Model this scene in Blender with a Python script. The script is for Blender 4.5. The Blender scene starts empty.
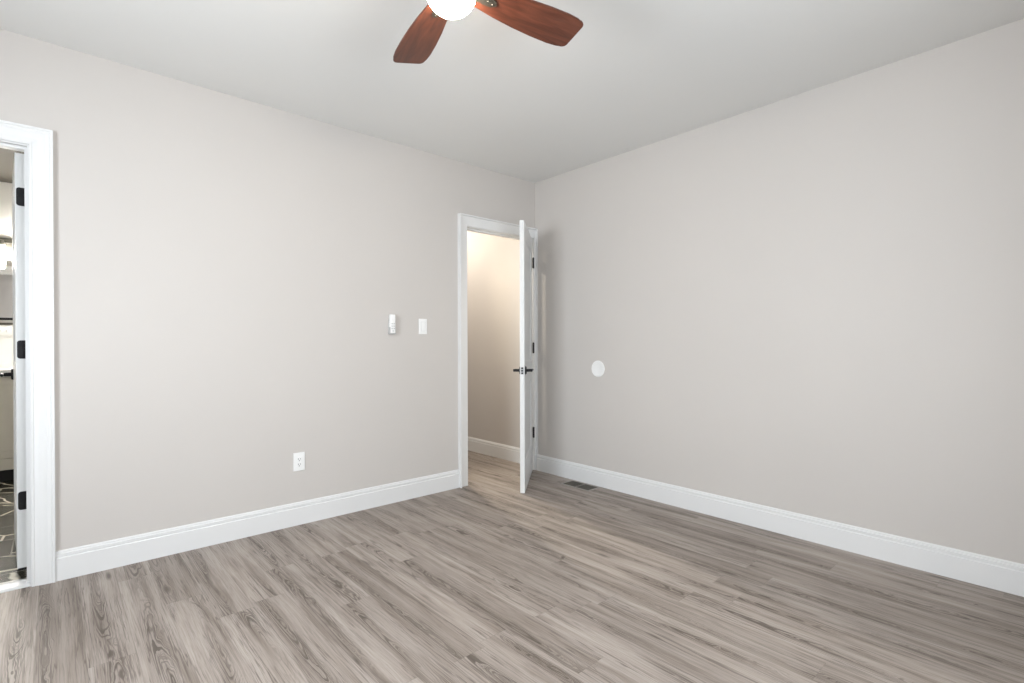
import bpy, bmesh, math, random
from mathutils import Vector, Matrix
random.seed(7)
S = bpy.context.scene
COL = S.collection
R = math.radians

# ------------------------------------------------------------------ camera
YW, XW, HC = 3.3135, 3.2440, 2.589          # door wall, right wall, ceiling height
XL, YF = -1.20, -0.45                       # the two walls behind the camera
WT = 0.117                                  # wall thickness
F_PX, YAW, PITCH, ROLL = 512.09, 0.84089, -0.0040, -0.00268
cam_d = bpy.data.cameras.new('camera')
cam = bpy.data.objects.new('camera', cam_d)
COL.objects.link(cam)
cam_d.sensor_width = 36.0
cam_d.lens = F_PX / 1024 * 36
cam_d.shift_y = (345.55 - 341.5) / 1024
cam_d.clip_start = 0.02
fw = Vector((math.cos(YAW) * math.cos(PITCH), math.sin(YAW) * math.cos(PITCH), math.sin(PITCH)))
rt = Vector((math.sin(YAW), -math.cos(YAW), 0))
up = rt.cross(fw)
r2 = rt * math.cos(ROLL) + up * math.sin(ROLL)
u2 = -rt * math.sin(ROLL) + up * math.cos(ROLL)
m = Matrix((r2, u2, -fw)).transposed().to_4x4()
m.translation = (0, 0, 1.14)
cam.matrix_world = m
S.camera = cam

# ------------------------------------------------------------------ light
S.view_settings.view_transform = 'Standard'
S.view_settings.look = 'None'
S.view_settings.gamma = 1
S.view_settings.use_curve_mapping = False
S.view_settings.exposure = 0.36
W = bpy.data.worlds.new('daylight_sky')
S.world = W
W.use_nodes = True
W.node_tree.nodes['Background'].inputs[0].default_value = (0.80, 0.90, 1.0, 1)
W.node_tree.nodes['Background'].inputs[1].default_value = 1.0


def area(name, loc, direction, sx, sy, power, col):
    d = bpy.data.lights.new(name, 'AREA')
    d.shape = 'RECTANGLE'
    d.size, d.size_y, d.energy, d.color = sx, sy, power, col
    o = bpy.data.objects.new(name, d)
    COL.objects.link(o)
    o.location = loc
    o.rotation_euler = Vector(direction).to_track_quat('-Z', 'Y').to_euler()
    return o


area('window_daylight', (XL - 0.30, 1.55, 1.45), (1, 0, -0.15), 1.5, 1.5, 112, (0.97, 0.98, 1.0))
area('window_daylight', (1.05, YF - 0.30, 1.45), (0, 1, -0.15), 1.7, 1.5, 76, (0.97, 0.98, 1.0))


# ------------------------------------------------------------------ materials
def mat(name, col, rough=0.5, metal=0.0, bump=0.0, bscale=400, var=0.0, vscale=3, emit=None, estr=0, spec=0.5, coat=0):
    M = bpy.data.materials.new(name)
    M.use_nodes = True
    nt = M.node_tree
    b = nt.nodes['Principled BSDF']
    b.inputs['Base Color'].default_value = (*col, 1)
    b.inputs['Roughness'].default_value = rough
    b.inputs['Metallic'].default_value = metal
    b.inputs['Specular IOR Level'].default_value = spec
    b.inputs['Coat Weight'].default_value = coat
    tc = nt.nodes.new('ShaderNodeTexCoord')
    if var:
        n = nt.nodes.new('ShaderNodeTexNoise')
        n.inputs['Scale'].default_value = vscale
        n.inputs['Detail'].default_value = 4
        nt.links.new(tc.outputs['Object'], n.inputs['Vector'])
        r = nt.nodes.new('ShaderNodeValToRGB')
        r.color_ramp.elements[0].position = 0.3
        r.color_ramp.elements[1].position = 0.7
        r.color_ramp.elements[0].color = (*[c * (1 - var) for c in col], 1)
        r.color_ramp.elements[1].color = (*[min(1, c * (1 + var)) for c in col], 1)
        nt.links.new(n.outputs['Fac'], r.inputs['Fac'])
        nt.links.new(r.outputs['Color'], b.inputs['Base Color'])
    if bump:
        n = nt.nodes.new('ShaderNodeTexNoise')
        n.inputs['Scale'].default_value = bscale
        nt.links.new(tc.outputs['Object'], n.inputs['Vector'])
        bp = nt.nodes.new('ShaderNodeBump')
        bp.inputs['Strength'].default_value = bump
        bp.inputs['Distance'].default_value = 0.002
        nt.links.new(n.outputs['Fac'], bp.inputs['Height'])
        nt.links.new(bp.outputs['Normal'], b.inputs['Normal'])
    if emit:
        b.inputs['Emission Color'].default_value = (*emit, 1)
        b.inputs['Emission Strength'].default_value = estr
    return M


class NT:
    """small helper to chain math nodes"""
    def __init__(s, M):
        s.nt = M.node_tree

    def node(s, t, **kw):
        n = s.nt.nodes.new(t)
        for k, v in kw.items():
            setattr(n, k, v)
        return n

    def link(s, a, b):
        s.nt.links.new(a, b)

    def math(s, op, a, b=None, c=None):
        n = s.node('ShaderNodeMath', operation=op)
        for i, v in enumerate((a, b, c)):
            if v is None:
                continue
            if isinstance(v, (int, float)):
                n.inputs[i].default_value = v
            else:
                s.link(v, n.inputs[i])
        return n.outputs[0]

    def comb(s, x, y, z):
        n = s.node('ShaderNodeCombineXYZ')
        for i, v in enumerate((x, y, z)):
            if isinstance(v, (int, float)):
                n.inputs[i].default_value = v
            else:
                s.link(v, n.inputs[i])
        return n.outputs[0]

    def ramp(s, fac, stops):
        n = s.node('ShaderNodeValToRGB')
        cr = n.color_ramp
        while len(cr.elements) < len(stops):
            cr.elements.new(0.5)
        for e, (p, c) in zip(cr.elements, stops):
            e.position = p
            e.color = (*c, 1) if len(c) == 3 else c
        s.link(fac, n.inputs['Fac'])
        return n.outputs['Color']

    def mix(s, fac, a, b, blend='MIX'):
        n = s.node('ShaderNodeMix', data_type='RGBA', blend_type=blend)
        for k, v in ((0, fac), (6, a), (7, b)):
            if isinstance(v, (int, float)):
                n.inputs[k].default_value = v
            elif isinstance(v, tuple):
                n.inputs[k].default_value = (*v, 1)
            else:
                s.link(v, n.inputs[k])
        return n.outputs[2]


def floor_material():
    M = bpy.data.materials.new('grey_oak_planks')
    M.use_nodes = True
    t = NT(M)
    b = M.node_tree.nodes['Principled BSDF']
    tc = t.node('ShaderNodeTexCoord')
    sp = t.node('ShaderNodeSeparateXYZ')
    t.link(tc.outputs['Object'], sp.inputs[0])
    x, y = sp.outputs[0], sp.outputs[1]
    PW, PL = 0.140, 1.22
    u = t.math('DIVIDE', t.math('ADD', x, 0.057), PW)
    row = t.math('FLOOR', u)
    fu = t.math('SUBTRACT', u, row)
    wn = t.node('ShaderNodeTexWhiteNoise', noise_dimensions='1D')
    t.link(row, wn.inputs['W'])
    v = t.math('ADD', t.math('DIVIDE', y, PL), t.math('MULTIPLY', wn.outputs['Value'], 7.31))
    colm = t.math('FLOOR', v)
    fv = t.math('SUBTRACT', v, colm)
    wn2 = t.node('ShaderNodeTexWhiteNoise', noise_dimensions='2D')
    t.link(t.comb(row, colm, 0), wn2.inputs['Vector'])
    pid = wn2.outputs['Value']
    sc = t.node('ShaderNodeSeparateColor')
    t.link(wn2.outputs['Color'], sc.inputs[0])
    pr, pg = sc.outputs[0], sc.outputs[1]
    # plank-local coordinates: xl across (m), yl along (m)
    xl = t.math('MULTIPLY', t.math('SUBTRACT', fu, 0.5), PW)
    yl = t.math('MULTIPLY', t.math('SUBTRACT', fv, 0.5), PL)
    seed = t.math('MULTIPLY', pid, 57.0)
    # gentle wander of the grain
    nz = t.node('ShaderNodeTexNoise', noise_dimensions='3D')
    nz.inputs['Scale'].default_value = 1.0
    nz.inputs['Detail'].default_value = 3
    nz.inputs['Roughness'].default_value = 0.6
    t.link(t.comb(t.math('MULTIPLY', xl, 7.0), t.math('MULTIPLY', yl, 2.0), seed), nz.inputs['Vector'])
    wob = t.math('SUBTRACT', nz.outputs['Fac'], 0.5)
    # cathedral figure: rings around a wandering heart line, stretched along y
    heart = t.math('MULTIPLY', t.math('SUBTRACT', pr, 0.5), 0.09)
    xs = t.math('ADD', t.math('SUBTRACT', xl, heart), t.math('MULTIPLY', wob, 0.055))
    ys = t.math('MULTIPLY', t.math('ADD', yl, t.math('MULTIPLY', t.math('SUBTRACT', pg, 0.5), 0.9)), 0.042)
    rad = t.math('SQRT', t.math('ADD', t.math('ADD', t.math('MULTIPLY', xs, xs), t.math('MULTIPLY', ys, ys)), 0.00004))
    n2 = t.node('ShaderNodeTexNoise')
    n2.inputs['Scale'].default_value = 1.0
    n2.inputs['Detail'].default_value = 4
    n2.inputs['Roughness'].default_value = 0.65
    t.link(t.comb(t.math('MULTIPLY', xl, 42.0), t.math('MULTIPLY', yl, 3.0), t.math('ADD', seed, 3.0)), n2.inputs['Vector'])
    wob2 = t.math('SUBTRACT', n2.outputs['Fac'], 0.5)
    rr = t.math('ADD', t.math('ADD', rad, t.math('MULTIPLY', wob, 0.050)), t.math('MULTIPLY', wob2, 0.007))
    rn = t.node('ShaderNodeTexNoise', noise_dimensions='1D')
    rn.inputs['Scale'].default_value = 1.0
    rn.inputs['Detail'].default_value = 3
    rn.inputs['Roughness'].default_value = 0.6
    t.link(t.math('ADD', t.math('MULTIPLY', rr, 330.0), seed), rn.inputs['W'])
    ring = t.ramp(rn.outputs['Fac'], [(0.38, (1, 1, 1)), (0.46, (0.6,) * 3), (0.54, (0,) * 3)])
    cl = t.node('ShaderNodeTexNoise')
    cl.inputs['Scale'].default_value = 1.0
    cl.inputs['Detail'].default_value = 1
    t.link(t.comb(t.math('MULTIPLY', xl, 11.0), t.math('MULTIPLY', yl, 1.5), t.math('ADD', seed, 21.0)), cl.inputs['Vector'])
    clus = t.ramp(cl.outputs['Fac'], [(0.38, (0.10,) * 3), (0.55, (1,) * 3)])
    env = t.ramp(t.math('DIVIDE', t.math('ABSOLUTE', xs), 0.05), [(0.0, (1,) * 3), (0.30, (0.85,) * 3), (0.75, (0.15,) * 3)])
    env = t.math('MULTIPLY', env, clus)
    figure = t.math('MULTIPLY', ring, env)
    # fine straight fibres
    fn = t.node('ShaderNodeTexNoise')
    fn.inputs['Scale'].default_value = 1.0
    fn.inputs['Detail'].default_value = 4
    fn.inputs['Roughness'].default_value = 0.7
    t.link(t.comb(t.math('MULTIPLY', t.math('ADD', xl, t.math('MULTIPLY', wob, 0.02)), 230.0), t.math('MULTIPLY', yl, 5.0), seed), fn.inputs['Vector'])
    fibre = fn.outputs['Fac']
    # thin dark wandering cracks
    cn = t.node('ShaderNodeTexNoise')
    cn.inputs['Scale'].default_value = 1.0
    cn.inputs['Detail'].default_value = 3
    t.link(t.comb(t.math('MULTIPLY', t.math('ADD', xl, t.math('MULTIPLY', wob2, 0.012)), 75.0), t.math('MULTIPLY', yl, 1.5), t.math('ADD', seed, 33.0)), cn.inputs['Vector'])
    crack = t.ramp(t.math('ABSOLUTE', t.math('SUBTRACT', cn.outputs['Fac'], 0.5)), [(0.006, (1,) * 3), (0.032, (0,) * 3)])
    crack = t.math('MULTIPLY', crack, t.math('ADD', t.math('MULTIPLY', clus, 0.75), 0.12))
    # broad soft bands along the plank
    bn = t.node('ShaderNodeTexNoise')
    bn.inputs['Scale'].default_value = 1.0
    bn.inputs['Detail'].default_value = 2
    t.link(t.comb(t.math('MULTIPLY', t.math('ADD', xl, t.math('MULTIPLY', wob, 0.05)), 26.0), t.math('MULTIPLY', yl, 1.6), t.math('ADD', seed, 9.0)), bn.inputs['Vector'])
    band = bn.outputs['Fac']
    # knots
    vo = t.node('ShaderNodeTexVoronoi', feature='F1')
    vo.inputs['Scale'].default_value = 1.0
    t.link(t.comb(t.math('MULTIPLY', xl, 12.0), t.math('MULTIPLY', yl, 2.4), seed), vo.inputs['Vector'])
    kn = t.ramp(t.math('ADD', vo.outputs['Distance'], t.math('MULTIPLY', wob, 0.25)), [(0.03, (1,) * 3), (0.15, (0,) * 3)])
    base = t.ramp(band, [(0.26, (0.215, 0.178, 0.150)), (0.46, (0.340, 0.292, 0.256)), (0.70, (0.405, 0.355, 0.318))])
    tone = t.ramp(pid, [(0.0, (0.86, 0.85, 0.84)), (0.25, (0.97, 0.97, 0.97)), (1.0, (1.06, 1.06, 1.06))])
    base = t.mix(1.0, base, tone, 'MULTIPLY')
    fcol = t.ramp(fibre, [(0.32, (0.72, 0.70, 0.69)), (0.50, (0.98, 0.98, 0.98)), (0.70, (1.12, 1.12, 1.12))])
    base = t.mix(1.0, base, fcol, 'MULTIPLY')
    base = t.mix(t.math('MULTIPLY', env, 0.32), base, (0.20, 0.165, 0.14))
    base = t.mix(t.math('MULTIPLY', figure, 0.92), base, (0.085, 0.066, 0.053))
    base = t.mix(t.math('MULTIPLY', crack, 0.75), base, (0.085, 0.066, 0.054))
    base = t.mix(t.math('MULTIPLY', kn, 0.80), base, (0.085, 0.066, 0.054))
    # seams
    eu = t.math('MULTIPLY', t.math('MINIMUM', fu, t.math('SUBTRACT', 1.0, fu)), PW)
    ev = t.math('MULTIPLY', t.math('MINIMUM', fv, t.math('SUBTRACT', 1.0, fv)), PL)
    e = t.math('MINIMUM', eu, ev)
    seam = t.ramp(t.math('DIVIDE', e, 0.004), [(0.15, (1,) * 3), (0.55, (0,) * 3)])
    base = t.mix(t.math('MULTIPLY', seam, 0.22), base, (0.12, 0.10, 0.085))
    t.link(base, b.inputs['Base Color'])
    b.inputs['Roughness'].default_value = 0.48
    b.inputs['Specular IOR Level'].default_value = 0.35
    bp = t.node('ShaderNodeBump')
    bp.inputs['Strength'].default_value = 0.25
    bp.inputs['Distance'].default_value = 0.0012
    hgt = t.math('SUBTRACT', t.math('MULTIPLY', fibre, 0.5), t.math('ADD', seam, t.math('MULTIPLY', figure, 0.4)))
    t.link(hgt, bp.inputs['Height'])
    t.link(bp.outputs[0], b.inputs['Normal'])
    return M


def tile_material():
    M = bpy.data.materials.new('black_marble_tile')
    M.use_nodes = True
    t = NT(M)
    b = M.node_tree.nodes['Principled BSDF']
    tc = t.node('ShaderNodeTexCoord')
    sp = t.node('ShaderNodeSeparateXYZ')
    t.link(tc.outputs['Object'], sp.inputs[0])
    x, y = sp.outputs[0], sp.outputs[1]
    v = t.math('DIVIDE', t.math('ADD', y, 0.12), 0.305)
    row = t.math('FLOOR', v)
    fv = t.math('SUBTRACT', v, row)
    u = t.math('ADD', t.math('DIVIDE', x, 0.61), t.math('MULTIPLY', row, 0.33))
    colm = t.math('FLOOR', u)
    fu = t.math('SUBTRACT', u, colm)
    ge = t.math('MINIMUM', t.math('MULTIPLY', t.math('MINIMUM', fu, t.math('SUBTRACT', 1, fu)), 0.61),
                t.math('MULTIPLY', t.math('MINIMUM', fv, t.math('SUBTRACT', 1, fv)), 0.305))
    wn = t.node('ShaderNodeTexWhiteNoise', noise_dimensions='2D')
    t.link(t.comb(row, colm, 0), wn.inputs['Vector'])
    nz = t.node('ShaderNodeTexNoise')
    nz.inputs['Scale'].default_value = 3.0
    nz.inputs['Detail'].default_value = 2
    t.link(t.comb(x, y, t.math('MULTIPLY', wn.outputs['Value'], 30)), nz.inputs['Vector'])
    d = t.math('MULTIPLY', t.math('SUBTRACT', nz.outputs['Fac'], 0.5), 0.35)
    vo = t.node('ShaderNodeTexVoronoi', feature='DISTANCE_TO_EDGE')
    vo.inputs['Scale'].default_value = 1.0
    t.link(t.comb(t.math('ADD', t.math('MULTIPLY', x, 2.4), d), t.math('ADD', t.math('MULTIPLY', y, 1.9), d),
                  t.math('MULTIPLY', wn.outputs['Value'], 30)), vo.inputs['Vector'])
    vein = t.ramp(vo.outputs['Distance'], [(0.008, (1,) * 3), (0.022, (0,) * 3)])
    base = t.mix(vein, (0.040, 0.040, 0.030), (0.62, 0.58, 0.48))
    g = t.ramp(t.math('DIVIDE', ge, 0.01), [(0.25, (1,) * 3), (0.4, (0,) * 3)])
    base = t.mix(g, base, (0.30, 0.29, 0.26))
    t.link(base, b.inputs['Base Color'])
    b.inputs['Roughness'].default_value = 0.25
    return M


def blade_material():
    M = bpy.data.materials.new('mahogany_blade_wood')
    M.use_nodes = True
    t = NT(M)
    b = M.node_tree.nodes['Principled BSDF']
    tc = t.node('ShaderNodeTexCoord')
    mp = t.node('ShaderNodeMapping')
    mp.inputs['Scale'].default_value = (5, 42, 10)
    t.link(tc.outputs['Object'], mp.inputs['Vector'])
    n = t.node('ShaderNodeTexNoise')
    n.inputs['Scale'].default_value = 1.0
    n.inputs['Detail'].default_value = 6
    n.inputs['Distortion'].default_value = 0.9
    t.link(mp.outputs[0], n.inputs['Vector'])
    c = t.ramp(n.outputs['Fac'], [(0.28, (0.050, 0.015, 0.008)), (0.5, (0.105, 0.031, 0.016)), (0.72, (0.150, 0.047, 0.025))])
    t.link(c, b.inputs['Base Color'])
    b.inputs['Roughness'].default_value = 0.38
    return M


def glass_material(name, tint=(0.95, 0.98, 1.0), fac=0.08):
    M = bpy.data.materials.new(name)
    M.use_nodes = True
    nt = M.node_tree
    nt.nodes.remove(nt.nodes['Principled BSDF'])
    tr = nt.nodes.new('ShaderNodeBsdfTransparent')
    tr.inputs[0].default_value = (*tint, 1)
    gl = nt.nodes.new('ShaderNodeBsdfGlossy')
    gl.inputs['Roughness'].default_value = 0.02
    mx = nt.nodes.new('ShaderNodeMixShader')
    mx.inputs[0].default_value = fac
    nt.links.new(tr.outputs[0], mx.inputs[1])
    nt.links.new(gl.outputs[0], mx.inputs[2])
    nt.links.new(mx.outputs[0], nt.nodes['Material Output'].inputs[0])
    return M


M_WALL = mat('greige_wall_paint', (0.570, 0.538, 0.510), 0.75, bump=0.12, bscale=260, var=0.012, vscale=1.2, spec=0.3)
M_CEIL = mat('white_ceiling_paint', (0.745, 0.74, 0.722), 0.85, bump=0.1, bscale=300, var=0.01, vscale=1, spec=0.2)
M_TRIM = mat('white_semi_gloss_trim', (0.735, 0.735, 0.732), 0.35, bump=0.03, bscale=80, var=0.01, vscale=6)
M_DOOR = mat('white_door_paint', (0.72, 0.725, 0.72), 0.32, bump=0.05, bscale=120, var=0.01, vscale=5)
M_FLOOR = floor_material()
M_TILE = tile_material()
M_BLACK = mat('matte_black_metal', (0.018, 0.018, 0.020), 0.42, 0.6, var=0.2, vscale=30)
M_STEEL = mat('satin_steel', (0.55, 0.55, 0.54), 0.28, 1.0, var=0.05, vscale=20)
M_PLAST = mat('white_plastic', (0.84, 0.84, 0.83), 0.30, var=0.01, vscale=20)
M_PLASTG = mat('grey_plastic', (0.45, 0.45, 0.45), 0.45, var=0.03, vscale=20)
M_SLOT = mat('dark_slot', (0.05, 0.05, 0.05), 0.6, var=0.1, vscale=20)
M_VENT = mat('brown_bronze_register', (0.075, 0.068, 0.055), 0.5, 0.3, var=0.15, vscale=40)
M_VENTR = mat('grey_register_rim', (0.30, 0.275, 0.25), 0.5, var=0.1, vscale=30)
M_BLADE = blade_material()
M_BRONZE = mat('dark_pewter', (0.10, 0.095, 0.08), 0.38, 0.8, var=0.15, vscale=20)
M_GLOBE = mat('lit_opal_glass', (0.95, 0.93, 0.88), 0.2, emit=(1.0, 0.87, 0.72), estr=95)
M_SHADE = mat('lit_vanity_glass', (0.95, 0.94, 0.9), 0.2, emit=(1.0, 0.95, 0.88), estr=150)
M_HALLLT = mat('lit_hall_lens', (0.95, 0.94, 0.9), 0.2, emit=(1.0, 0.91, 0.79), estr=190)
M_CAB = mat('taupe_cabinet_paint', (0.70, 0.67, 0.59), 0.45, var=0.02, vscale=8)
M_COUNTER = mat('white_quartz', (0.85, 0.85, 0.84), 0.18, var=0.03, vscale=6)
M_MIRROR = mat('mirror_silver', (0.88, 0.88, 0.86), 0.02, 1.0, var=0.002, vscale=2)
M_GLASS = glass_material('window_glass')
M_BCEIL = mat('shaded_taupe_ceiling', (0.065, 0.060, 0.050), 0.8, bump=0.1, bscale=300, spec=0.2)  # base colour darkened to carry the shade of the unlit bathroom ceiling
M_BWALL = mat('pale_bathroom_paint', (0.80, 0.79, 0.76), 0.7, bump=0.1, bscale=260, spec=0.3)
M_BTILE = mat('white_backsplash_tile', (0.80, 0.80, 0.78), 0.2, var=0.02, vscale=12)
M_KICK = mat('black_toe_kick', (0.012, 0.012, 0.012), 0.6, var=0.2, vscale=9)


# ------------------------------------------------------------------ mesh helpers
def bx(bm, x0, x1, y0, y1, z0, z1, bev=0.0):
    g = bmesh.ops.create_cube(bm, size=1)
    vs = g['verts']
    for v in vs:
        v.co = Vector(((x0 + x1) / 2 + v.co.x * (x1 - x0), (y0 + y1) / 2 + v.co.y * (y1 - y0), (z0 + z1) / 2 + v.co.z * (z1 - z0)))
    if bev:
        es = list({e for v in vs for e in v.link_edges})
        bmesh.ops.bevel(bm, geom=es, offset=bev, segments=2, affect='EDGES', profile=0.6)
    return vs


def cyl(bm, p0, p1, r0, r1=None, n=24, caps=True):
    p0, p1 = Vector(p0), Vector(p1)
    r1 = r0 if r1 is None else r1
    d = (p1 - p0)
    q = d.to_track_quat('Z', 'Y').to_matrix()
    A, B = [], []
    for i in range(n):
        a = 2 * math.pi * i / n
        o = q @ Vector((math.cos(a), math.sin(a), 0))
        A.append(bm.verts.new(p0 + o * r0))
        B.append(bm.verts.new(p1 + o * r1))
    for i in range(n):
        j = (i + 1) % n
        bm.faces.new((A[i], A[j], B[j], B[i]))
    if caps:
        bm.faces.new(A[::-1])
        bm.faces.new(B)


def lathe(bm, prof, c=(0, 0, 0), n=40):
    c = Vector(c)
    rings = []
    for r, z in prof:
        if r < 1e-5:
            rings.append([bm.verts.new(c + Vector((0, 0, z)))])
        else:
            rings.append([bm.verts.new(c + Vector((r * math.cos(2 * math.pi * i / n), r * math.sin(2 * math.pi * i / n), z))) for i in range(n)])
    for a, b in zip(rings, rings[1:]):
        for i in range(n):
            j = (i + 1) % n
            if len(a) == 1 and len(b) == 1:
                continue
            if len(a) == 1:
                bm.faces.new((a[0], b[j], b[i]))
            elif len(b) == 1:
                bm.faces.new((a[i], a[j], b[0]))
            else:
                bm.faces.new((a[i], a[j], b[j], b[i]))


def prism(bm, pts, z0, z1):
    """pts 2D outline in xy, extruded along z"""
    A = [bm.verts.new((x, y, z0)) for x, y in pts]
    B = [bm.verts.new((x, y, z1)) for x, y in pts]
    n = len(pts)
    bm.faces.new(A[::-1])
    bm.faces.new(B)
    for i in range(n):
        j = (i + 1) % n
        bm.faces.new((A[i], A[j], B[j], B[i]))


def strip_sweep(bm, rows):
    """rows: list of vertex-position rows (closed profile), joined in order, capped"""
    V = [[bm.verts.new(p) for p in r] for r in rows]
    n = len(rows[0])
    for a, b in zip(V, V[1:]):
        for i in range(n):
            j = (i + 1) % n
            bm.faces.new((a[i], a[j], b[j], b[i]))
    bm.faces.new(V[0][::-1])
    bm.faces.new(V[-1])


def obj(name, bm, m_, parent=None, smooth=False, bevel=0.0):
    bmesh.ops.recalc_face_normals(bm, faces=bm.faces)
    me = bpy.data.meshes.new(name)
    bm.to_mesh(me)
    bm.free()
    me.materials.append(m_)
    o = bpy.data.objects.new(name, me)
    COL.objects.link(o)
    if parent:
        o.parent = parent
    if smooth:
        me.shade_smooth()
        md = o.modifiers.new('edge', 'EDGE_SPLIT')
        md.split_angle = R(35)
    if bevel:
        b = o.modifiers.new('bevel', 'BEVEL')
        b.width, b.segments, b.limit_method = bevel, 2, 'ANGLE'
    return o


def tag(o, label, cat=None, group=None, kind=None):
    o['label'] = label
    if cat:
        o['category'] = cat
    if group:
        o['group'] = group
    if kind:
        o['kind'] = kind
    return o


def thing(name, label, cat, loc=(0, 0, 0), rz=0, group=None, kind=None):
    o = bpy.data.objects.new(name, None)
    COL.objects.link(o)
    o.location = loc
    o.rotation_euler = (0, 0, rz)
    o.empty_display_size = 0.1
    return tag(o, label, cat, group, kind)


def structure(name, bm, m_, label, cat, **kw):
    return tag(obj(name, bm, m_, **kw), label, cat, kind='structure')


# ------------------------------------------------------------------ room shell
Y1 = YW + WT                                  # far face of the door wall
D1 = (2.480, 3.218, 2.080)                    # bedroom door opening x0, x1, top
D0 = (-0.870, -0.089, 2.075)                  # bathroom door opening
HX0, HX1, HY1 = 2.25, 3.312, 7.2              # hall
BX0, BX1, BY1 = -1.55, 0.75, 6.42             # bathroom

bm = bmesh.new()
bx(bm, XL - .3, XW + .2, YF - .3, Y1 - 0.02, -0.05, 0)
bx(bm, HX0 - .1, XW + .2, Y1 - 0.02, HY1 + .1, -0.05, 0)
structure('floor', bm, M_FLOOR, 'grey-brown oak plank floor with dark knots and grain', 'floor')
bm = bmesh.new()
bx(bm, BX0 - .1, BX1 + .02, Y1 - 0.02, BY1 + .1, -0.05, 0.012)
structure('floor_bathroom', bm, M_TILE, 'black marble tile floor with white veins beyond the open doorway', 'floor')
bm = bmesh.new()
bx(bm, XL - .3, XW + .2, YF - .3, Y1, HC, HC + .1)
bx(bm, BX1 + .12, HX1 + .3, Y1, HY1 + .1, HC, HC + .1)
structure('ceiling', bm, M_CEIL, 'smooth white ceiling', 'ceiling')

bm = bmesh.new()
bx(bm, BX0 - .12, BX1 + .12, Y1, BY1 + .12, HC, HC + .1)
structure('ceiling_bathroom', bm, M_BCEIL, 'bathroom ceiling with its shade put into a dark taupe colour', 'ceiling')

bm = bmesh.new()
T = 0.016                                     # jamb thickness sits inside the rough opening
bx(bm, XL - .12, D0[0] - T, YW, Y1, 0, HC)
bx(bm, D0[0] - T, D0[1] + T, YW, Y1, D0[2] + T, HC)
bx(bm, D0[1] + T, D1[0] - T, YW, Y1, 0, HC)
bx(bm, D1[0] - T, D1[1] + T, YW, Y1, D1[2] + T, HC)
bx(bm, D1[1] + T, XW + .12, YW, Y1 - (0), 0, HC)
structure('wall_back', bm, M_WALL, 'greige wall holding both doorways', 'wall')
bm = bmesh.new()
bx(bm, XW, XW + .12, YF - .12, YW, 0, HC)
structure('wall_right', bm, M_WALL, 'greige wall without openings, on the right', 'wall')
bm = bmesh.new()
bx(bm, HX1, HX1 + .12, Y1, HY1, 0, HC)
structure('wall_hall', bm, M_WALL, 'greige hall wall seen through the open door', 'wall')
bm = bmesh.new()
bx(bm, HX0 - .12, HX0, Y1, HY1, 0, HC)
bx(bm, HX0 - .12, HX1 + .12, HY1, HY1 + .12, 0, HC)
structure('wall_hall_far', bm, M_WALL, 'greige end and side wall of the hall', 'wall')
bm = bmesh.new()
bx(bm, BX0 - .12, BX1 + .12, BY1, BY1 + .12, 0, HC)
structure('wall_bathroom', bm, M_BWALL, 'greige bathroom wall behind the mirror', 'wall')
for a_, b_ in ((BX0 - .12, BX0), (BX1, BX1 + .12)):
    bm = bmesh.new()
    bx(bm, a_, b_, Y1, BY1, 0, HC)
    structure('wall_bathroom_side', bm, M_BWALL, 'greige side wall of the bathroom', 'wall')


def window_wall(name, axis, w0, w1, z0, z1, lab):
    bm = bmesh.new()
    if axis == 'x':
        a, b = XL - .12, XL
        lo, hi = YF - .12, YW
        f = lambda p, q, s, t: bx(bm, a, b, p, q, s, t)
    else:
        a, b = YF - .12, YF
        lo, hi = XL, XW
        f = lambda p, q, s, t: bx(bm, p, q, a, b, s, t)
    f(lo, w0, 0, HC)
    f(w1, hi, 0, HC)
    f(w0, w1, 0, z0)
    f(w0, w1, z1, HC)
    return structure(name, bm, M_WALL, lab, 'wall')


WZ0, WZ1 = 0.75, 2.10
window_wall('wall_left', 'x', 0.85, 2.25, WZ0, WZ1, 'greige wall with a window facing the long right wall')
window_wall('wall_front', 'y', 0.25, 1.85, WZ0, WZ1, 'greige wall with a window facing the door wall')


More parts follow.
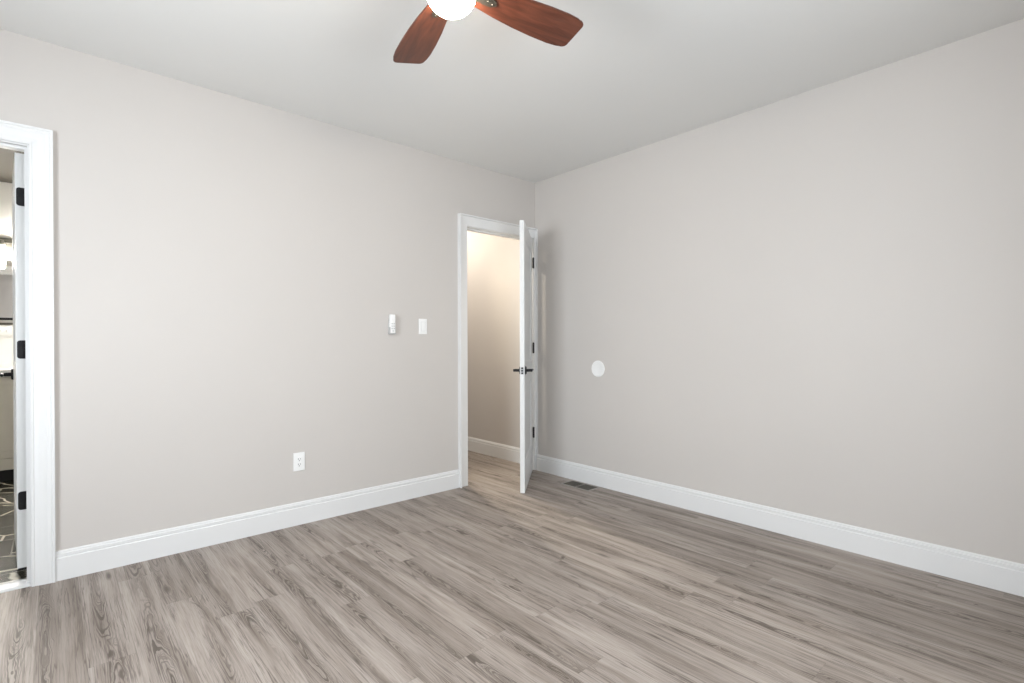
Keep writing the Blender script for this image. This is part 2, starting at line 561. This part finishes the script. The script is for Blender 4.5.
def window(name, axis, w0, w1, lab):
    root = thing(name, lab, 'window', kind='structure')
    if axis == 'x':
        root.location = (XL, (w0 + w1) / 2, WZ0)
        root.rotation_euler = (0, 0, R(90))
    else:
        root.location = ((w0 + w1) / 2, YF, WZ0)
        root.rotation_euler = (0, 0, R(180))
    h, w = WZ1 - WZ0, (w1 - w0) / 2
    # local frame: wall plane at y=0, room towards -y, outdoors +y
    bm = bmesh.new()
    for s in (-1, 1):
        bx(bm, min(s * w, s * (w - .04)), max(s * w, s * (w - .04)), .02, .10, 0, h)
    bx(bm, -w + .04, w - .04, .02, .10, 0, .04)
    bx(bm, -w + .04, w - .04, .02, .10, h - .04, h)
    obj('window_frame', bm, M_TRIM, root)
    for z0, z1, y0 in ((.04, h / 2 + .02, .03), (h / 2 - .02, h - .04, .062)):
        bm = bmesh.new()
        for s in (-1, 1):
            bx(bm, min(s * (w - .04), s * (w - .085)), max(s * (w - .04), s * (w - .085)), y0, y0 + .03, z0, z1)
        bx(bm, -w + .085, w - .085, y0, y0 + .03, z0, z0 + .045)
        bx(bm, -w + .085, w - .085, y0, y0 + .03, z1 - .045, z1)
        sash = obj('sash', bm, M_TRIM, root)
        bm = bmesh.new()
        bx(bm, -w + .08, w - .08, y0 + .013, y0 + .017, z0 + .04, z1 - .04)
        obj('pane', bm, M_GLASS, sash)
    bm = bmesh.new()
    for s in (-1, 1):
        bx(bm, min(s * w, s * (w + .085)), max(s * w, s * (w + .085)), -.02, 0, -.0, h + .085, .003)
    bx(bm, -w, w, -.02, 0, h, h + .085, .003)
    obj('window_casing', bm, M_TRIM, root)
    bm = bmesh.new()
    bx(bm, -w - .11, w + .11, -.05, 0, -.03, 0, .004)
    obj('window_sill', bm, M_TRIM, root)


window('window_1', 'x', 0.85, 2.25, 'white sash window facing the long right wall')
window('window_2', 'y', 0.25, 1.85, 'white sash window facing the door wall')

# ---- baseboards: profile (thickness, height)
BH = 0.142
BASE = [(0, 0), (.016, 0), (.016, .107), (.0110, .112), (.0128, .116), (.0128, .128), (.0080, .131), (.0080, .136), (.003, .142), (0, .142)]


def baseboard(name, p0, p1, nrm, lab, m0=0.0, m1=0.0):
    """p0->p1 along the wall; nrm points into the room; m0/m1 mitre shift per thickness"""
    p0, p1, nrm = Vector((*p0, 0)), Vector((*p1, 0)), Vector((*nrm, 0))
    d = (p1 - p0).normalized()
    rows = []
    for p, mm in ((p0, m0), (p1, m1)):
        rows.append([p + nrm * t + d * (mm * t) + Vector((0, 0, z)) for t, z in BASE])
    bm = bmesh.new()
    strip_sweep(bm, rows)
    return structure(name, bm, M_TRIM, lab, 'baseboard')


CW = 0.085                                    # casing width
baseboard('baseboard_back', (D0[1] + CW + .006, YW), (D1[0] - CW - .006, YW), (0, -1), 'tall white baseboard between the two doorways')
baseboard('baseboard_right', (XW, YW - .031), (XW, YF), (-1, 0), 'tall white baseboard along the right wall', 0, -1)
baseboard('baseboard_left', (XL, YF), (XL, YW), (1, 0), 'tall white baseboard under the side window', 1, -1)
baseboard('baseboard_front', (XW, YF), (XL, YF), (0, 1), 'tall white baseboard behind the viewpoint', 1, -1)
baseboard('baseboard_corner', (XL, YW), (D0[0] - CW - .006, YW), (0, -1), 'short white baseboard beside the bathroom doorway', 1, 0)
baseboard('baseboard_hall', (HX1, HY1), (HX1, Y1), (-1, 0), 'white baseboard along the hall wall', 0, 0)
baseboard('baseboard_bathroom', (BX1, BY1), (BX1, Y1), (-1, 0), 'white baseboard along the bathroom side wall', 0, 0)


# ---- door casings + jambs
def casing(name, x0, x1, zt, y, sgn, rf, lab, prof):
    """U-shaped casing around an opening; rf = factor on the width of the right leg"""
    rows = []
    P = [Vector((x0 - d, y + sgn * t, 0)) for d, t in prof]
    Q = [Vector((x0 - d, y + sgn * t, zt + d)) for d, t in prof]
    Rr = [Vector((x1 + d * rf, y + sgn * t, zt + d)) for d, t in prof]
    U = [Vector((x1 + d * rf, y + sgn * t, 0)) for d, t in prof]
    bm = bmesh.new()
    strip_sweep(bm, [P, Q, Rr, U])
    return structure(name, bm, M_TRIM, lab, 'door casing')


RV = .005
PROF = [(0, 0), (0, .009), (.003, .012), (.010, .012), (.013, .0095), (.018, .011), (.030, .0155), (.046, .0175), (.058, .0175), (.062, .0195),
        (.070, .021), (.074, .019), (.076, .023), (.085, .0235), (.085, 0)]
PROF_B = [(0, 0), (0, .012), (.002, .014), (.020, .015), (.055, .017), (.074, .018), (.0745, .036), (.076, .038), (.085, .038), (.0855, .036), (.0855, 0)]
casing('trim_1', D0[0] - RV, D0[1] + RV, D0[2] + RV, YW, -1, 1, 'white moulded casing around the bathroom doorway', PROF)
casing('trim_2', D1[0] - RV, D1[1] + RV, D1[2] + RV, YW, -1, (XW - D1[1] - RV - .0005) / .0855, 'white casing around the open bedroom door in the corner', PROF_B)
casing('trim_3', D0[0] - RV, D0[1] + RV, D0[2] + RV, Y1, 1, 1, 'white casing on the bathroom side of its doorway', PROF)
casing('trim_4', D1[0] - RV, D1[1] + RV, D1[2] + RV, Y1, 1, 1, 'white casing on the hall side of the bedroom doorway', PROF)


def jamb(name, D, stop0, stop1, lab):
    x0, x1, zt = D
    bm = bmesh.new()
    bx(bm, x0 - T, x0, YW - .0, Y1, 0, zt)
    bx(bm, x1, x1 + T, YW, Y1, 0, zt)
    bx(bm, x0 - T, x1 + T, YW, Y1, zt, zt + T)
    s = .011
    bx(bm, x0, x0 + s, stop0, stop1, 0, zt)
    bx(bm, x1 - s, x1, stop0, stop1, 0, zt)
    bx(bm, x0 + s, x1 - s, stop0, stop1, zt - s, zt)
    return structure(name, bm, M_TRIM, lab, 'door jamb')


jb = jamb('trim_5', D1, YW + .039, YW + .075, 'white jamb lining the open bedroom doorway')
bm = bmesh.new()
bx(bm, D1[0] - .0005, D1[0] + .0015, YW + .004, YW + .032, .90, .957)
cyl(bm, (D1[0] + .001, YW + .002, .928), (D1[0] + .001, YW + .002, .95), .003, n=8)
obj('strike_plate', bm, M_BLACK, jb)['label'] = 'black strike plate'
jb0 = jamb('trim_6', D0, YW + .030, YW + .075, 'white jamb lining the bathroom doorway')

# ---- threshold
bm = bmesh.new()
prof = [(0, 0), (0, .004), (.012, .010), (.050, .014), (.075, .014), (.075, 0)]
rows = [[Vector((xx, YW + .002 + a, z)) for a, z in prof] for xx in (D0[0], D0[1])]
strip_sweep(bm, rows)
thr = tag(obj('threshold_strip', bm, M_TRIM), 'white sloped threshold strip in the bathroom doorway', 'threshold')
bm = bmesh.new()
bx(bm, D0[0], D0[1], YW + .078, YW + .098, 0.0, .0155, .002)
obj('metal_edge', bm, M_STEEL, thr)['label'] = 'brushed metal edge strip'


# ------------------------------------------------------------------ doors
def door_leaf_bm(w, h, t, panels):
    """slab: x from -w to 0, y from 0 to t, with recessed panels both sides"""
    bm = bmesh.new()
    st = .115
    core = .014
    xs = [(-w, -w + st), (-st, 0)]
    for a, b in xs:
        bx(bm, a, b, 0, t, 0, h)
    zz = [0] + [v for p in panels for v in p] + [h]
    for i in range(0, len(zz), 2):
        bx(bm, -w + st, -st, 0, t, zz[i], zz[i + 1])
    for z0, z1 in panels:
        bx(bm, -w + st, -st, t / 2 - core / 2, t / 2 + core / 2, z0, z1)
        # sloped sticking around each panel, both faces
        for side in (0, 1):
            yo = 0 if side == 0 else t
            yi = t / 2 - core / 2 if side == 0 else t / 2 + core / 2
            X0, X1 = -w + st, -st
            o_ = [(X0, z0), (X1, z0), (X1, z1), (X0, z1)]
            k = .012
            i_ = [(X0 + k, z0 + k), (X1 - k, z0 + k), (X1 - k, z1 - k), (X0 + k, z1 - k)]
            A = [bm.verts.new((a, yo + (.003 if side == 0 else -.003), b)) for a, b in o_]
            B = [bm.verts.new((a, yi, b)) for a, b in i_]
            for q in range(4):
                r_ = (q + 1) % 4
                bm.faces.new((A[q], A[r_], B[r_], B[q]))
    return bm


def lever(side, parent, x, z, t, toward):
    """lever set on one face; side -1 = face at y=0, +1 = face at y=t; toward = +1 lever points to +x"""
    y = 0 if side < 0 else t
    bm = bmesh.new()
    cyl(bm, (x, y, z), (x, y + side * .007, z), .032, .031, 32)
    cyl(bm, (x, y + side * .007, z), (x, y + side * .010, z), .031, .027, 32)
    cyl(bm, (x, y + side * .008, z), (x, y + side * .052, z), .0115, .0105, 20)
    # tapered flat lever arm
    pr = []
    for k in range(9):
        f = k / 8
        pr.append((x + toward * (-.012 + .125 * f), .0105 - .003 * f))
    A = []
    rows = []
    for px, hh in pr:
        yy = y + side * (.050 - .004 * math.sin(math.pi * (px - x) / .125 * toward))
        rows.append([Vector((px, yy + sy * .0065, z + sz * hh)) for sy, sz in ((-1, -.6), (-.4, -1), (.4, -1), (1, -.6), (1, .6), (.4, 1), (-.4, 1), (-1, .6))])
    strip_sweep(bm, rows)
    o = obj('door_handle', bm, M_BLACK, parent, smooth=True)
    o['label'] = 'black lever handle'
    return o


def rounded_rect(x0, x1, z0, z1, r, corners=(1, 1, 1, 1), n=6):
    pts = []
    cs = [(x1 - r, z1 - r, 0), (x0 + r, z1 - r, 90), (x0 + r, z0 + r, 180), (x1 - r, z0 + r, 270)]
    full = [(x1, z1), (x0, z1), (x0, z0), (x1, z0)]
    for k, (cx, cz, a0) in enumerate(cs):
        if corners[k]:
            for i in range(n + 1):
                a = R(a0 + 90 * i / n)
                pts.append((cx + r * math.cos(a), cz + r * math.sin(a)))
        else:
            pts.append(full[k])
    return pts


def hinge(parent, px, py, z, leaf_dir, label='black hinge'):
    """barrel at (px,py) with a leaf let into the door's hinge edge (plane x = ex)"""
    bm = bmesh.new()
    for k in range(5):
        z0 = z - .045 + k * .018
        cyl(bm, (px, py, z0 + .0006), (px, py, z0 + .0174), .0078, n=16)
    cyl(bm, (px, py, z - .049), (px, py, z + .049), .0045, n=12)
    cyl(bm, (px, py, z + .045), (px, py, z + .050), .0065, .004, n=12)
    # door leaf: plate lying on hinge edge; outline in (y,z)
    ex, y0, y1 = leaf_dir
    s = 1 if y1 > y0 else -1
    a, b = min(y0, y1), max(y0, y1)
    cor = (1, 0, 0, 1) if s > 0 else (0, 1, 1, 0)
    out = rounded_rect(a, b, z - .0445, z + .0445, .012, cor)
    A = [bm.verts.new((ex - .0006, p, q)) for p, q in out]
    B = [bm.verts.new((ex + .0014, p, q)) for p, q in out]
    n = len(out)
    bm.faces.new(A)
    bm.faces.new(B[::-1])
    for i in range(n):
        j = (i + 1) % n
        bm.faces.new((A[i], A[j], B[j], B[i]))
    for (yy, dz) in ((.30, .030), (.65, .010), (.65, -.010), (.30, -.030)):
        yc = y0 + (y1 - y0) * yy
        cyl(bm, (ex + .001, yc, z + dz), (ex + .0022, yc, z + dz), .004, .003, n=10)
    o = obj('hinge', bm, M_BLACK, parent, smooth=True)
    o['label'] = label
    return o


# bedroom door: pin beside the right jamb, swung about 42 degrees into the room
DW, DH, DT = .730, 2.071, .035
PINX, PINY = D1[1] - .002, YW - .0095
d1 = thing('door_1', 'white panelled bedroom door standing ajar in the corner, black levers and hinges', 'door', (PINX, PINY, .003), R(41.2), kind='structure')
bm = door_leaf_bm(DW, DH, DT, [(.235, .83), (.99, DH - .125)])
lf = obj('door_leaf', bm, M_DOOR, d1, bevel=.0012)
lf.location = (-.003, .0105, 0)
for sd in (-1, 1):
    h_ = lever(sd, d1, -DW + .062, .930, DT, +1)
    h_.location = (-.003, .0105, 0)
bm = bmesh.new()
pts = rounded_rect(.005, .030, -.0285, .0285, .005)
A = [bm.verts.new((-DW - .0012, p, .930 + q)) for p, q in pts]
B = [bm.verts.new((-DW + .001, p, .930 + q)) for p, q in pts]
bm.faces.new(A)
bm.faces.new(B[::-1])
for i in range(len(pts)):
    j = (i + 1) % len(pts)
    bm.faces.new((A[i], A[j], B[j], B[i]))
lp = obj('latch_plate', bm, M_PLASTG, d1)
lp.location = (-.003, .0105, 0)
lp['label'] = 'grey latch plate with two black screws'
bm = bmesh.new()
for dz in (-.019, .019):
    cyl(bm, (-DW - .001, .0175, .930 + dz), (-DW - .0028, .0175, .930 + dz), .0075, .006, 14)
bx(bm, -DW - .009, -DW, .011, .024, .930 - .006, .930 + .006, .001)
lb = obj('latch_bolt', bm, M_BLACK, lp)
for zc in (1.860, 1.097, .336):
    hinge(d1, 0, 0, zc, (-.003, .010, .040))

# bathroom door: opened almost square into the bathroom, hinge edge facing the viewer
d0 = thing('door_2', 'white bathroom door swung fully open, its edge and three black hinge leaves showing', 'door', (D0[1] - .002, Y1 + .0105, .055), R(-90 + 3.2), kind='structure')
BW_, BH_ = .750, 2.015
# local: slab spans x -w..0 ; closed face flush with bathroom side (y=-.0105 .. -.0455)
bm = door_leaf_bm(BW_, BH_, DT, [(.235, .83), (.99, BH_ - .125)])
lf0 = obj('door_leaf', bm, M_DOOR, d0, bevel=.0012)
lf0.location = (-.006, -.0455, 0)
for sd in (-1, 1):
    h_ = lever(sd, d0, -BW_ + .062, .915, DT, +1)
    h_.location = (-.006, -.0455, 0)
for zc in (1.804, 1.062, .327):
    hinge(d0, 0, 0, zc, (-.006, -.0105, -.0415))
bm = bmesh.new()
bx(bm, -.40, -.006, -.043, -.013, -.012, -.001)
sw = obj('door_gap_shade', bm, M_BLACK, d0)  # black strip put in for the shaded gap below the leaf
sw['label'] = 'black strip standing in for the dark gap under the door'

# ------------------------------------------------------------------ wall fittings on the back wall
# rocker light switch
sx, sz = 2.065, 1.2695
sw_ = thing('light_switch', 'white rocker light switch on the wall just before the corner door', 'switch', (sx, YW, sz))
bm = bmesh.new()
bx(bm, -.035, .035, -.006, 0, -.0575, .0575, .0025)
obj('wall_plate', bm, M_PLAST, sw_)
bm = bmesh.new()
prof = [(-.0055, -.033), (-.0105, -.033), (-.0075, 0), (-.0070, .033), (-.0055, .033)]
rows = [[Vector((xx, a, b)) for a, b in prof] for xx in (-.0165, .0165)]
strip_sweep(bm, rows)
obj('rocker', bm, M_PLAST, sw_)
bm = bmesh.new()
for s, z in ((1, .0), (-1, .0)):
    bx(bm, min(s * .0168, s * .0182), max(s * .0168, s * .0182), -.0065, -.005, -.0345, .0345)
for z in (-.0345, .0335):
    bx(bm, -.0182, .0182, -.0065, -.005, z, z + .001)
obj('rocker_surround', bm, M_PLASTG, sw_)['label'] = 'thin grey shadow gap around the rocker'

# fan remote in its cradle
rm = thing('fan_remote', 'slim white fan remote in a wall cradle, beside the light switch', 'remote control', (1.801, YW, 1.278))
bm = bmesh.new()
bx(bm, -.021, .021, -.007, 0, -.066, .040, .003)
bx(bm, -.022, -.019, -.030, 0, -.066, -.020, .001)
bx(bm, .019, .022, -.030, 0, -.066, -.020, .001)
bx(bm, -.021, .021, -.031, 0, -.069, -.064, .001)
obj('cradle', bm, M_PLASTG, rm)['label'] = 'grey wall cradle'
bm = bmesh.new()
bx(bm, -.0190, .0190, -.032, -.0072, -.063, .071, .004)
rb = obj('remote_body', bm, M_PLAST, rm, smooth=True)
for k, (dx, dz) in enumerate([(-.008, .005), (.008, .005), (-.008, -.012), (.008, -.012), (-.008, -.029), (.008, -.029), (0, -.046)]):
    bm = bmesh.new()
    cyl(bm, (dx, -.0319, dz), (dx, -.0336, dz), .0046, .0040, 16)
    obj('button', bm, M_PLASTG, rm)['label'] = 'small grey round button'

# duplex outlet
ou = thing('wall_outlet', 'white rectangular socket outlet low on the wall above the baseboard', 'outlet', (1.1525, YW, .3965))
bm = bmesh.new()
bx(bm, -.035, .035, -.006, 0, -.0575, .0575, .0025)
obj('wall_plate', bm, M_PLAST, ou)
for dz in (-.0165, .0165):
    bm = bmesh.new()
    bx(bm, -.0165, .0165, -.0085, -.005, dz - .0155, dz + .0155, .001)
    sk = obj('socket', bm, M_PLAST, ou)
    bm = bmesh.new()
    bx(bm, -.0078, -.0052, -.0092, -.008, dz - .003, dz + .006)
    bx(bm, .0052, .0078, -.0092, -.008, dz - .002, dz + .005)
    cyl(bm, (0, -.008, dz - .0095), (0, -.0092, dz - .0095), .0028, n=12)
    obj('slots', bm, M_SLOT, sk)['label'] = 'dark plug slots'

# round wall protector on the right wall where the lever would strike
wp = thing('wall_protector', 'round white knob stop disc stuck on the plain right wall', 'door stop', (XW, 2.594, .936), R(-90))
bm = bmesh.new()
prof = [(0, 0), (.0655, 0), (.0655, .002), (.063, .0045), (.058, .0052), (.055, .0042), (0, .0040)]
lathe(bm, prof, n=56)
for v in bm.verts:
    v.co = Vector((v.co.x, -v.co.z, v.co.y))
obj('disc', bm, M_PLAST, wp, smooth=True)
# ------------------------------------------------------------------ floor register
fr = thing('floor_register', 'dark slotted floor vent at the foot of the right wall near the open door', 'floor vent', (3.134, 2.690, 0))
bm = bmesh.new()
a, b, c, d = .078, .150, .062, .132
for s in (-1, 1):
    bx(bm, min(s * a, s * c), max(s * a, s * c), -b, b, 0, .0035)
    bx(bm, -c, c, min(s * b, s * d), max(s * b, s * d), 0, .0035)
bx(bm, -c, c, -.003, .003, 0, .0030)
obj('register_frame', bm, M_VENTR, fr, bevel=.001)['label'] = 'grey-brown rim'
for s in (-1, 1):
    bm = bmesh.new()
    y0, y1 = (.003, d) if s > 0 else (-d, -.003)
    bx(bm, -c, c, y0, y1, .0002, .0008)
    n = 13
    for k in range(n):
        yy = y0 + (y1 - y0) * (k + .5) / n
        v = bx(bm, -c, c, yy - .0022, yy + .0022, .0008, .0026)
        for q in v:
            q.co.y += (q.co.z - .0016) * .8
    obj('louver', bm, M_VENT, fr)['label'] = 'dark bronze louvers'

# ------------------------------------------------------------------ ceiling fan
FX, FY, FZ = 1.013, 1.438, 2.358
fan = thing('ceiling_fan', 'ceiling fan with reddish wooden blades and a glowing round light', 'ceiling fan', (FX, FY, 0))
bm = bmesh.new()
lathe(bm, [(0, HC), (.075, HC), (.076, HC - .012), (.062, HC - .040), (.030, HC - .055), (.016, HC - .058), (.016, HC - .075), (.0, HC - .075)])
obj('canopy', bm, M_BRONZE, fan, smooth=True)
bm = bmesh.new()
lathe(bm, [(0, HC - .070), (.030, HC - .072), (.070, HC - .085), (.098, HC - .115), (.104, HC - .150), (.102, HC - .185), (.085, HC - .212), (.060, HC - .222), (0, HC - .222)])
obj('motor_housing', bm, M_BRONZE, fan, smooth=True)
bm = bmesh.new()
lathe(bm, [(0, HC - .220), (.062, HC - .220), (.070, HC - .232), (.080, HC - .245), (.084, HC - .252), (0, HC - .252)])
obj('light_fitter', bm, M_BRONZE, fan, smooth=True)
bm = bmesh.new()
gp = [(0, 0)]
GZ, GR = 2.336, .086
gp = [(0, GZ)]
for k in range(15):
    a = R(90 * k / 14)
    gp.append((GR * math.cos(a) if k < 14 else 0, GZ - .076 * math.sin(a)))
lathe(bm, gp, n=48)
obj('light_globe', bm, M_GLOBE, fan, smooth=True)['label'] = 'glowing opal glass bowl'


def blade_outline():
    # half widths along the blade: root narrower, widest near the tip, rounded square tip
    L0, L1 = .098, .540
    st = [(0, .040), (.08, .047), (.22, .058), (.42, .069), (.62, .0755), (.80, .0775), (.90, .074)]
    top = [(L0 + (L1 - L0) * s, h) for s, h in st]
    # tip: slanted end with generous corner radii
    tip = []
    for k in range(7):
        a = R(90 - 90 * k / 6)
        tip.append((L1 - .030 + .026 * math.cos(a), .048 + .022 * math.sin(a)))
    low = [(x, -y) for x, y in (top + tip)][::-1]
    return top + tip + low


def make_blade(ang):
    bm = bmesh.new()
    prism(bm, blade_outline(), -.0035, .0035)
    bmesh.ops.rotate(bm, verts=bm.verts, cent=(0, 0, 0), matrix=Matrix.Rotation(R(-11), 3, 'X'))
    b_ = obj('blade', bm, M_BLADE, fan, bevel=.0015)
    b_.location = (0, 0, FZ)
    b_.rotation_euler = (0, 0, R(ang))
    bm = bmesh.new()
    pts = []
    for k in range(13):
        a = R(-90 + 180 * k / 12)
        pts.append((.150 + .028 * math.cos(a), .017 * math.sin(a)))
    pts = pts + [(.085, .012), (.060, .014), (.060, -.014), (.085, -.012)]
    prism(bm, pts, -.0085, -.0037)
    bmesh.ops.rotate(bm, verts=bm.verts, cent=(0, 0, 0), matrix=Matrix.Rotation(R(-11), 3, 'X'))
    bx(bm, .045, .080, -.012, .012, -.006, .022, .002)
    for (sx_, sy_) in ((.163, 0), (.140, .008), (.140, -.008)):
        cyl(bm, (sx_, sy_, -.0085 + sy_ * .19), (sx_, sy_, -.0115 + sy_ * .19), .004, .003, 10)
    i_ = obj('blade_bracket', bm, M_BRONZE, b_)
    i_['label'] = 'dark metal blade bracket'


for ang in (75.4, -9.8, -104.0, 167.0):
    make_blade(ang)

# ------------------------------------------------------------------ hall ceiling light, with an added spot and fill copy
hl = thing('hall_ceiling_light', 'small round flush light on the hall ceiling', 'ceiling light', (2.86, 4.55, 0))
bm = bmesh.new()
lathe(bm, [(0, HC), (.095, HC), (.095, HC - .018), (.082, HC - .024), (.070, HC - .024), (0, HC - .024)])
obj('light_housing', bm, M_PLAST, hl, smooth=True)
bm = bmesh.new()
lathe(bm, [(0, HC - .0245), (.068, HC - .0245), (.060, HC - .034), (.035, HC - .040), (0, HC - .042)])
obj('lens', bm, M_HALLLT, hl, smooth=True)
sp_ = bpy.data.lights.new('hall_strip_spot', 'SPOT')  # added spot, throws the thin light strips beside the door hinges
sp_.energy, sp_.color, sp_.spot_size, sp_.spot_blend, sp_.shadow_soft_size = 90, (1.0, 0.90, 0.70), R(62), 1.0, 0.03
so = bpy.data.objects.new('hall_strip_spot', sp_)
COL.objects.link(so)
so.location = (2.86, 4.55, HC - .06)
so.rotation_euler = Vector((0.0, -0.70, -0.71)).to_track_quat('-Z', 'Y').to_euler()
hl_fill = hl.copy()  # added out-of-view copy that fills the hall with light
COL.objects.link(hl_fill)
hl_fill.location = (2.60, 3.85, 0)
hl_fill['label'] = 'added fill light on the hall ceiling just outside the bedroom door'
for o in list(hl.children):
    c = o.copy()
    COL.objects.link(c)
    c.parent = hl_fill

# ------------------------------------------------------------------ bathroom
VY = 5.90
va = thing('bathroom_vanity', 'taupe vanity cabinet at the end of the bathroom', 'cabinet', (-.35, VY, .012))
bm = bmesh.new()
bx(bm, -.62, .62, .02, BY1 - VY - .03, .10, .865)
obj('cabinet_body', bm, M_CAB, va)
bm = bmesh.new()
bx(bm, -.62, .62, .07, .12, 0, .10)
obj('toe_kick', bm, M_KICK, va)['label'] = 'black recessed toe kick'
bm = bmesh.new()
bx(bm, -.62, .62, .0, .02, .10, .192, .003)
obj('drawer', bm, M_CAB, va)
for k in range(3):
    x0 = -.615 + k * .412
    x1 = x0 + .406
    bm = bmesh.new()
    bx(bm, x0, x0 + .055, 0, .02, .197, .86, .002)
    bx(bm, x1 - .055, x1, 0, .02, .197, .86, .002)
    bx(bm, x0 + .055, x1 - .055, 0, .02, .197, .255, .002)
    bx(bm, x0 + .055, x1 - .055, 0, .02, .80, .86, .002)
    bx(bm, x0 + .05, x1 - .05, .008, .018, .25, .81)
    dr = obj('cabinet_door', bm, M_CAB, va)
    bm = bmesh.new()
    cyl(bm, (x1 - .028, -.02, .60), (x1 - .028, -.02, .74), .005, n=12)
    cyl(bm, (x1 - .028, -.02, .61), (x1 - .028, 0, .61), .004, n=10)
    cyl(bm, (x1 - .028, -.02, .73), (x1 - .028, 0, .73), .004, n=10)
    obj('pull_handle', bm, M_BLACK, dr, smooth=True)['label'] = 'black bar pull'
bm = bmesh.new()
bx(bm, -.99, .29, VY - .02, BY1 - .012, .878, .935, .004)
tag(obj('countertop', bm, M_COUNTER), 'white quartz slab on top of the bathroom vanity', 'countertop')
bm = bmesh.new()
bx(bm, BX0 + .001, BX1 - .001, BY1 - .010, BY1, .936, 1.316)
bs = structure('trim_7', bm, M_BTILE, 'white backsplash behind the vanity', 'backsplash')
bm = bmesh.new()
bx(bm, BX0 + .001, BX1 - .001, BY1 - .012, BY1, 1.317, 1.336)
obj('tile_edge', bm, M_VENT, bs)['label'] = 'dark metal tile edge'
# outlet on the backsplash
bo = thing('bathroom_outlet', 'white outlet on the bathroom backsplash under the mirror', 'outlet', (-.335, BY1 - .010, 1.262))
bm = bmesh.new()
bx(bm, -.058, .058, -.006, 0, -.035, .035, .002)
obj('wall_plate', bm, M_PLAST, bo)
for dx in (-.02, .02):
    bm = bmesh.new()
    bx(bm, dx - .014, dx + .014, -.0078, -.0055, -.014, .014, .001)
    sk = obj('socket', bm, M_PLAST, bo)
    bm = bmesh.new()
    for q in (-.006, .006):
        bx(bm, dx - .004, dx + .004, -.0085, -.0075, q - .0015, q + .0015)
    obj('slots', bm, M_SLOT, sk)['label'] = 'dark plug slots'
# mirror
mi = thing('bathroom_mirror', 'wide black-framed mirror above the bathroom vanity', 'mirror', (-.35, BY1, 1.36))
bm = bmesh.new()
f = .022
mw, mh = .60, .54
for s in (-1, 1):
    bx(bm, min(s * mw, s * (mw - f)), max(s * mw, s * (mw - f)), -.018, -.001, 0, mh)
bx(bm, -mw + f, mw - f, -.018, -.001, 0, f)
bx(bm, -mw + f, mw - f, -.018, -.001, mh - .006, mh)
obj('mirror_frame', bm, M_BLACK, mi)['label'] = 'thin black frame'
bm = bmesh.new()
bx(bm, -mw + f, mw - f, -.012, -.006, f, mh - .006)
obj('mirror_glass', bm, M_MIRROR, mi)
# vanity light
vl = thing('vanity_light', 'dark metal bar light with glowing glass shades over the bathroom mirror', 'wall light', (-.35, BY1, 2.045))
bm = bmesh.new()
bx(bm, -.09, .09, -.02, 0, -.045, .045, .004)
bx(bm, -.32, .32, -.098, -.082, -.008, .008, .002)
bx(bm, -.008, .008, -.09, -.01, -.008, .008)
obj('light_bar', bm, M_BRONZE, vl)
for dx in (-.27, -.02, .27):
    bm = bmesh.new()
    lathe(bm, [(0, .028), (.020, .027), (.046, .012), (.060, -.020), (.060, -.034), (0, -.034)], (dx, -.090, 0), 24)
    c_ = obj('lamp_cup', bm, M_BRONZE, vl, smooth=True)
    bm = bmesh.new()
    lathe(bm, [(0, -.036), (.034, -.036), (.046, -.075), (.052, -.150), (.046, -.215), (0, -.222)], (dx, -.090, 0), 24)
    obj('glass_shade', bm, M_SHADE, c_, smooth=True)['label'] = 'glowing glass shade'
